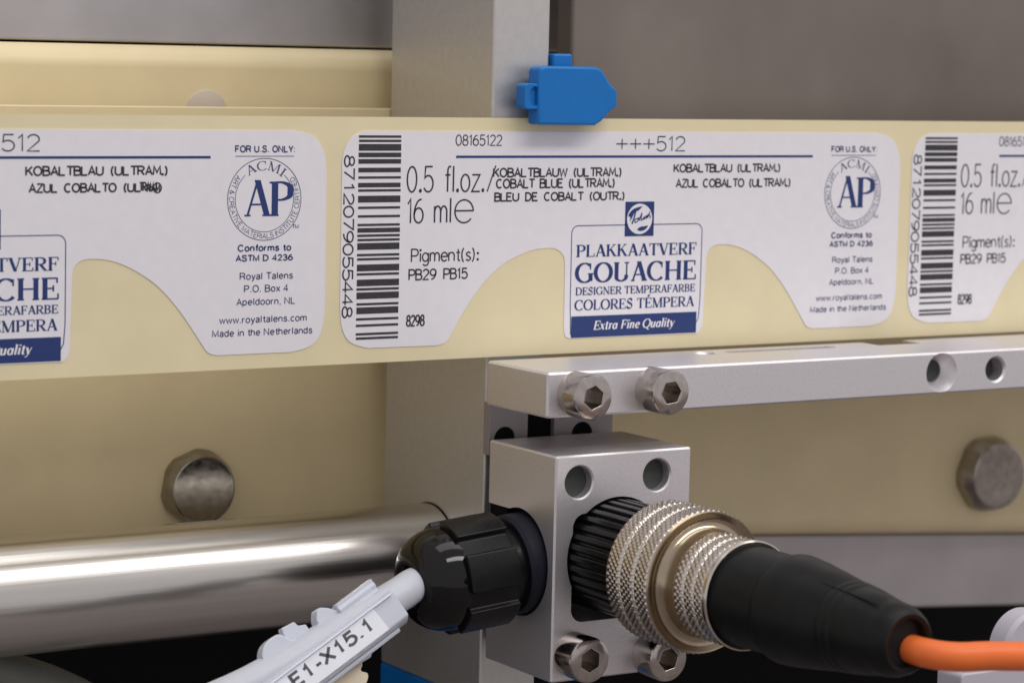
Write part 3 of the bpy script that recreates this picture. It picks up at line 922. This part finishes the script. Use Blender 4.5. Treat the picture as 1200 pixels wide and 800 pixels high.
# ================================================================== BAR
bar = thing('mounting_bar', 'long aluminium bar under the strip with two socket screws and two holes', 'bar', (-12.06, -12.15, -0.1))


def screw_at(parent, x, y, z, r, h, rot, hexr):
    fr = FYN(x, y, z)
    body = MB().lathe([(-0.9, r * 0.98), (h - 0.28, r), (h - 0.1, r * 0.96), (h, r * 0.86)], fr, 64)
    cut = MB().lathe([(h - 2.6, hexr), (h + 0.5, hexr)], fr, 6, rot=rot)
    return obj('socket_screw', body, MT['screw'], parent, cut=[cut], bevel=0.06, angle=30)


def ycyl(x, z, r, y0, y1, n=48):
    return MB().lathe([(0, r), (y1 - y0, r)], ((x, y0, z), (0, 1, 0), (1, 0, 0), (0, 0, 1)), n)


def ycone(x, z, r0, r1, y0, y1, n=48):
    return MB().lathe([(0, r0), (y1 - y0, r1)], ((x, y0, z), (0, 1, 0), (1, 0, 0), (0, 0, 1)), n)


YB = -12.15
slot = MB().prism(rrect(14.2, 28.0, -4.75, -3.3, 0.7, 6), ((0, 0, 0), (0, 0, 1), (1, 0, 0), (0, 1, 0)), 3.1, 6)
dimple = MB().lathe([(3.75, 0.8), (4.3, 1.25)], ((11.6, -4.0, 0), (0, 0, 1), (1, 0, 0), (0, 1, 0)), 40)
notch = MB().box(33.4, 39.0, -4.6, -1.0, 1.0, 6)
obj('bar_body', MB().box(-12.06, 150, YB, -1.5, -0.1, 4.10), MT['alu'], bar, bevel=0.2, seg=1, first=True,
    cut=[ycyl(35.35, 2.05, 1.15, YB - 1, -2.6), ycone(35.35, 2.05, 2.03, 1.15, YB - 0.02, YB + 1.5), ycyl(42.6, 2.05, 1.2, YB - 1, -2.6), ycone(42.6, 2.05, 1.42, 1.2, YB - 0.02, YB + 0.22), slot, dimple, notch])
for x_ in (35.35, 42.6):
    obj('hole_shade_plug', ycyl(x_, 2.05, 1.14, YB + 1.75, -3.0, 32), MT['hole_shade'], bar)  # dark plug added as the shade inside each bar hole
screw_at(bar, -8.9, YB, 2.02, 2.12, 2.95, 0.35, 1.1)
screw_at(bar, -0.2, YB, 2.06, 2.12, 2.95, 0.1, 1.1)

# ================================================================== BLOCK
block = thing('sensor_block', 'square aluminium block below the bar with openings for gland and plug', 'block', (-12.06, -13.9, -24.4))
YK = -13.9
AX, AZ = -5.0, -13.13
bev = 0.17
holes = [ycyl(-9.46, -5.92, 1.5, YK - 1, -6), ycone(-9.46, -5.92, 1.66, 1.5, YK - 0.02, YK + 0.18),
         ycyl(-0.74, -5.80, 1.5, YK - 1, -6), ycone(-0.74, -5.80, 1.66, 1.5, YK - 0.02, YK + 0.18)]
win = MB().prism(rrect(-10.05, 0.05, -19.0, -8.85, 1.3, 8), ((0, YK, 0), (0, 1, 0), (1, 0, 0), (0, 0, 1)), -1, 8.0)
bore = ycyl(AX, AZ, 5.6, YK - 1, -5, 72)
side = MB().lathe([(-1, 5.07), (8, 5.07)], FX(-12.06, -7.87, -14.1), 72)
side2 = MB().prism(rrect(-7.6, 2.0, -14.1, -9.35, 0.3, 4), ((-12.06, 0, 0), (1, 0, 0), (0, 1, 0), (0, 0, 1)), -1, 6)
obj('block_body', MB().box(-12.06, 3.15, YK, -2.25, -24.45, -3.38), MT['alu'], block, bevel=bev, seg=1, first=True, cut=holes + [win, bore, side, side2])
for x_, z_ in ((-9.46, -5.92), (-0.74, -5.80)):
    obj('hole_shade_plug', ycyl(x_, z_, 1.49, YK + 1.1, -7.0, 32), MT['hole_shade'], block)  # dark plug added as the shade inside each block hole
screw_at(block, -9.7, YK, -21.95, 2.15, 2.95, 0.5, 1.1)
screw_at(block, -0.9, YK, -22.75, 2.15, 2.95, 0.2, 1.1)
obj('spacer', MB().box(-10.95, -6.6, -0.45, 0.7, -5.2, -0.14), MT['spacer'], block, bevel=0.06, cut=[ycyl(-9.2, -3.75, 1.2, -3, 0.5)])
obj('spacer', MB().box(-3.55, 3.3, -0.45, 0.7, -5.2, -0.14), MT['spacer'], block, bevel=0.06, cut=[ycyl(-0.3, -3.75, 1.2, -3, 0.5)])
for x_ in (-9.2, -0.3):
    obj('bore_shade_plug', ycyl(x_, -3.75, 1.18, -0.25, 0.65, 32), MT['dark'], block)  # black filler painting the shade inside the spacer holes
obj('slot_shade_sheet', MB().box(-6.6, -3.55, 0.2, 0.7, -5.2, -0.14), MT['dark'], block)  # black sheet painting the shade in the slot between spacers
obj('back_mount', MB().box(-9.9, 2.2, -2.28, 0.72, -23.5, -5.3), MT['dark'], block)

# ================================================================== CABLE GLAND
gl_ax = Vector((-1, 0.02, -0.10)).normalized()
gl_o = Vector((-12.06, -7.87, -14.25))
gu = Vector((0, 1, 0))
gu = (gu - gl_ax * gu.dot(gl_ax)).normalized()
gw = gl_ax.cross(gu)
GF = (gl_o, gl_ax, gu, gw)
gland = thing('cable_gland', 'black plastic cable gland with domed nut screwed into the left of the block', 'cable gland', tuple(gl_o))
obj('flange', MB().lathe([(-3.0, 4.7), (0.9, 4.7), (1.25, 4.45), (1.25, 3.6), (-3, 3.6)], GF, 72, False, False), MT['navy'], gland)
obj('thread', MB().lathe([(-5, 3.9), (3.2, 3.9)], GF, 48), MT['blackp'], gland)
# ribbed nut: flutes between six broad flats
prof = []
for k in range(6):
    a0 = 60 * k + 14
    for da, r in ((-27, 4.78), (-20.5, 4.82), (-19, 5.40), (-9, 5.34), (0, 5.32), (9, 5.34), (19, 5.40), (20.5, 4.82)):
        a = math.radians(a0 + da)
        prof.append((r * math.cos(a), r * math.sin(a)))
obj('grip_nut', MB().prism(prof, GF, 2.7, 8.0), MT['blackp'], gland, bevel=0.16)
rib = [(0.9, 0.42)]
obj('grip_rib', MB().prism([(4.7 * math.cos(math.radians(a)) * q, 4.7 * math.sin(math.radians(a)) * q) for a, q in ((131, 1.0), (139, 1.0), (139, 1.08), (131, 1.08))], GF, 3.6, 7.5), MT['blackp'], gland, bevel=0.08)
obj('dome', MB().lathe([(7.6, 4.75), (8.0, 4.8), (8.7, 4.78), (9.5, 4.62), (10.3, 4.3), (11.0, 3.8), (11.5, 3.2), (11.8, 2.6), (11.85, 2.2), (11.8, 1.95), (11.5, 1.72), (9, 1.66)], GF, 72, False, False), MT['gloss'], gland)

# ================================================================== GREY CABLE AND MARKER SLEEVE
cab = obj('grey_cable', MB().tube(catmull([(-15, -7.8, -14.4), (-20.5, -7.85, -14.95), (-23.6, -8.7, -15.1), (-26.2, -9.8, -15.75), (-32, -10.7, -17.9), (-38, -11.4, -20.3), (-44, -12.0, -22.3), (-54, -12.4, -24.6), (-66, -12.6, -26)], 8), 1.58, 32), MT['greyc'])
cab['label'], cab['category'] = 'pale grey round cable leaving the black gland towards the lower left', 'cable'

d0 = np.array((0.94182971, 0.11772871, 0.31479634))
t0 = np.array((-0.3352603, 0.3948888, 0.85537323))
n0 = np.array((-0.02360756, -0.91115464, 0.41138777))
o0 = np.array((-25.5, -9.7, -15.45))
d1 = d0 + 0.13 * t0
d1 /= np.linalg.norm(d1)
t1 = np.cross(n0, d1)
SFm = (Vector(o0), Vector(n0), Vector(d1), Vector(t1))      # prism frame: u along sleeve, v up, axis towards viewer
sleeve = thing('cable_marker', 'clear plastic marker sleeve printed E1-X15.1 on the grey cable', 'cable marker', tuple(o0))
prof = [(-2.3, -1.1), (-2.35, 1.0), (-1.9, 1.75), (-1.75, 1.95), (0.62, 1.95), (0.85, 1.7), (1.2, 1.1), (1.45, 0.2), (1.2, -1.2), (0.4, -1.9), (-1.0, -2.0), (-1.9, -1.7)]
# body: a long moulded channel swept along the sleeve
SB = (Vector(o0), Vector(d1), Vector(t1), Vector(n0))
obj('sleeve_body', MB().prism(prof, SB, -24.0, -1.9), MT['clear'], sleeve, bevel=0.15)
obj('upper_fin', MB().prism([(1.15, -0.2), (1.15, 0.9), (1.55, 1.15), (1.75, 0.95), (2.15, 1.15), (2.45, 1.0), (2.72, 1.1), (2.8, 0.5), (2.6, -0.2)], SB, -7.0, -2.5), MT['clear'], sleeve, bevel=0.1)
obj('lower_ledge', MB().prism([(-2.25, 0.5), (-2.25, 1.5), (-2.6, 1.3), (-2.6, 0.5)], SB, -24, -3.2), MT['clear'], sleeve, bevel=0.1)
obj('insert_rail', MB().prism([(0.58, 1.9), (0.58, 2.35), (0.80, 2.3), (0.95, 1.9)], SB, -24, -2.2), MT['clear'], sleeve, bevel=0.08)
bump = catmull([(-15.7, 1.0), (-15.75, 2.6), (-15.0, 3.5), (-14.0, 3.75), (-13.0, 3.6), (-12.5, 2.8), (-11.9, 2.4), (-9.6, 2.2), (-9.2, 2.7), (-8.5, 3.4), (-7.7, 3.0), (-7.2, 2.5), (-6.8, 2.2), (-6.8, 1.0)], 4)
obj('moulded_bump', MB().prism(bump, SFm, -0.6, 0.75), MT['clear'], sleeve, bevel=0.2)
obj('locking_tooth', MB().prism([(-12.7, 3.0), (-12.4, 3.9), (-11.0, 3.7), (-10.9, 3.2), (-10.2, 2.9), (-10.2, 2.0), (-12.4, 2.1)], SFm, -0.4, 0.5), MT['clear'], sleeve, bevel=0.12)
obj('side_tab', MB().prism([(-8.4, -2.2), (-8.2, -2.75), (-6.7, -2.9), (-5.9, -2.3), (-5.9, -2.0), (-8.4, -2.0)], SFm, -0.5, 0.5), MT['clear'], sleeve, bevel=0.12)
obj('cream_tie', MB().prism(catmull([(-11.5, -2.0), (-7.3, -2.2), (-7.2, -3.0), (-7.7, -3.4), (-7.3, -4.0), (-8.0, -4.6), (-9.5, -4.9), (-12, -5.0)], 4), SFm, -1.6, -0.6), MT['creamtag'], sleeve, bevel=0.15)
ins = obj('marker_insert', MB().prism([(-23.5, -1.78), (-4.45, -1.78), (-4.65, 0.56), (-23.5, 0.56)], SFm, 1.9, 2.06), MT['insert'], sleeve, bevel=0.04)
vs, fs, w = sans_mesh('E1-X15.1', 1.15)
k = 9.5 / w
kz = 1.36 / CAPH
vs3 = [tuple(np.array(SFm[0]) + d1 * (-15.4 + a * k) + t1 * (-1.02 + b * kz) + n0 * 2.08) for a, b in vs]
mbt = MB().add(vs3, fs)
obj('marker_text', mbt, MT['marker_ink'], ins)

# ================================================================== PLUG
plug = thing('sensor_plug', 'knurled metal plug with black boot and orange cable in the block front', 'plug', (AX, YK, AZ))
PF = ((AX, 0, AZ), (0, -1, 0), (1, 0, 0), (0, 0, 1))


def toothed(prof_r, y0, y1, teeth, depth):
    poly = []
    for k in range(teeth):
        for da, r in ((0.0, prof_r - depth), (0.22, prof_r - depth), (0.36, prof_r), (0.86, prof_r)):
            a = 2 * math.pi * (k + da) / teeth
            poly.append((r * math.cos(a), r * math.sin(a)))
    return MB().prism(poly, PF, y0, y1)


obj('ribbed_collar', toothed(5.42, 8.0, 21.2, 34, 0.36), MT['blackp'], plug, bevel=0.08)
obj('collar_lip', MB().lathe([(20.9, 5.2), (21.35, 5.2)], PF, 72), MT['blackp'], plug)


def knurl(r, y0, y1, bands, around, h, diamond, groove):
    """diamond knurled ring: real pyramids on a fine grid"""
    nA = around * 6
    L = (y1 - y0) / bands
    ys = []
    for b in range(bands):
        n = max(10, int(L / diamond * 6))
        for k in range(n + 1):
            q = k / n
            ys.append((y0 + (b + q) * L, min(q, 1 - q) * L))
    vs, fs = [], []
    for (y, e) in ys:
        for k in range(nA):
            u = k / 6
            v = (y - y0) / diamond
            ta = abs(((u + v) % 1) - 0.5) * 2
            tb = abs(((u - v) % 1) - 0.5) * 2
            hh = min(ta, tb)
            rr = r + h * (min(hh, 0.72) - 0.6)
            if e < groove:
                rr = r - 0.28 * (1 - e / groove) + h * (hh - 0.6) * e / groove - 0.05
            a = 2 * math.pi * k / nA
            vs.append((AX + rr * math.cos(a), -y, AZ + rr * math.sin(a)))
    N = len(ys)
    for i in range(N - 1):
        for k in range(nA):
            k2 = (k + 1) % nA
            fs.append((i * nA + k, i * nA + k2, (i + 1) * nA + k2, (i + 1) * nA + k))
    return MB().add(vs, fs)


ring = obj('knurled_ring', knurl(6.5, 21.3, 27.75, 3, 68, 0.24, 0.72, 0.18), MT['nickel'], plug, angle=180, recalc=False)
obj('ring_back', MB().lathe([(21.32, 4.0), (21.32, 6.3)], PF, 72, False, False), MT['nickel'], ring)
obj('ring_face', MB().lathe([(27.70, 6.40), (27.86, 6.30), (27.80, 6.15), (27.55, 5.8), (27.45, 5.4), (27.55, 5.0), (27.9, 4.7), (28.5, 4.52), (29.3, 4.45), (30, 4.4)], PF, 96, False, False, ), MT['brass'], ring, angle=50)
ring2 = obj('clamp_ring', knurl(4.82, 29.3, 33.7, 3, 50, 0.23, 0.72, 0.15), MT['nickel'], plug, angle=180, recalc=False)
obj('clamp_rim', MB().lathe([(33.66, 4.7), (33.75, 4.86), (34.15, 4.86), (34.3, 4.72), (34.15, 4.4), (33, 4.35)], PF, 96, False, False), MT['nickel'], ring2)
obj('clamp_back', MB().lathe([(29.32, 4.0), (29.32, 4.72)], PF, 72, False, False), MT['nickel'], ring2)
boot = MB().lathe([(32.5, 4.42), (35.5, 4.42), (38.0, 4.38), (39.7, 4.26), (39.74, 4.0), (40.05, 4.0), (40.1, 4.56), (40.4, 4.72), (40.8, 4.76), (42.5, 4.6), (45.0, 4.26), (47.6, 3.86), (47.8, 3.78), (48.0, 3.84), (48.5, 3.8), (48.7, 3.7), (48.9, 3.76), (49.4, 3.7), (49.6, 3.6), (49.8, 3.66), (52.3, 3.22), (53.0, 3.06), (53.4, 3.09), (54.2, 2.95), (54.8, 2.7), (55.1, 2.5), (55.2, 2.4), (55.05, 2.05), (54.6, 1.95), (54.4, 1.9), (54.4, 0.01)], PF, 96, False, False)
bt = obj('boot', boot, MT['rubber'], plug)
# moulding seam along the boot
seam = [(AX + r * math.cos(math.radians(118)), -y, AZ + r * math.sin(math.radians(118))) for y, r in ((41.2, 4.5), (44, 4.28), (47.5, 3.88), (50, 3.64), (53, 3.27))]
obj('mould_seam', MB().tube(seam, 0.07, 8), MT['rubber'], bt)
obj('orange_cable', MB().tube(catmull([(-4.2, -52, -13.7), (-4.1, -53.8, -13.8), (-3.6, -55.2, -13.95), (-2.6, -56.4, -14.1), (-1.1, -57.2, -14.2), (1.5, -57.6, -14.3), (5, -58, -14.6), (12, -58, -15.3), (30, -58, -17.4)], 8), 1.19, 32), MT['orange'], plug)

# pale marker sleeve hanging under the orange cable at the right edge
cl = thing('cable_holder', 'pale translucent plastic holder partly seen behind the orange cable at lower right', 'cable holder', (14, -46, -19))
obj('holder_disc', MB().lathe([(0, 3.4), (1.8, 3.4), (2.2, 3.1)], FYN(18.2, -43, -18.0), 48), MT['pale'], cl)
obj('holder_foot', MB().prism(rrect(8.9, 26, -28, -19.0, 0.5, 4), ((0, -45, 0), (0, -1, 0), (1, 0, 0), (0, 0, 1)), -2, 1.2), MT['pale'], cl, bevel=0.2)
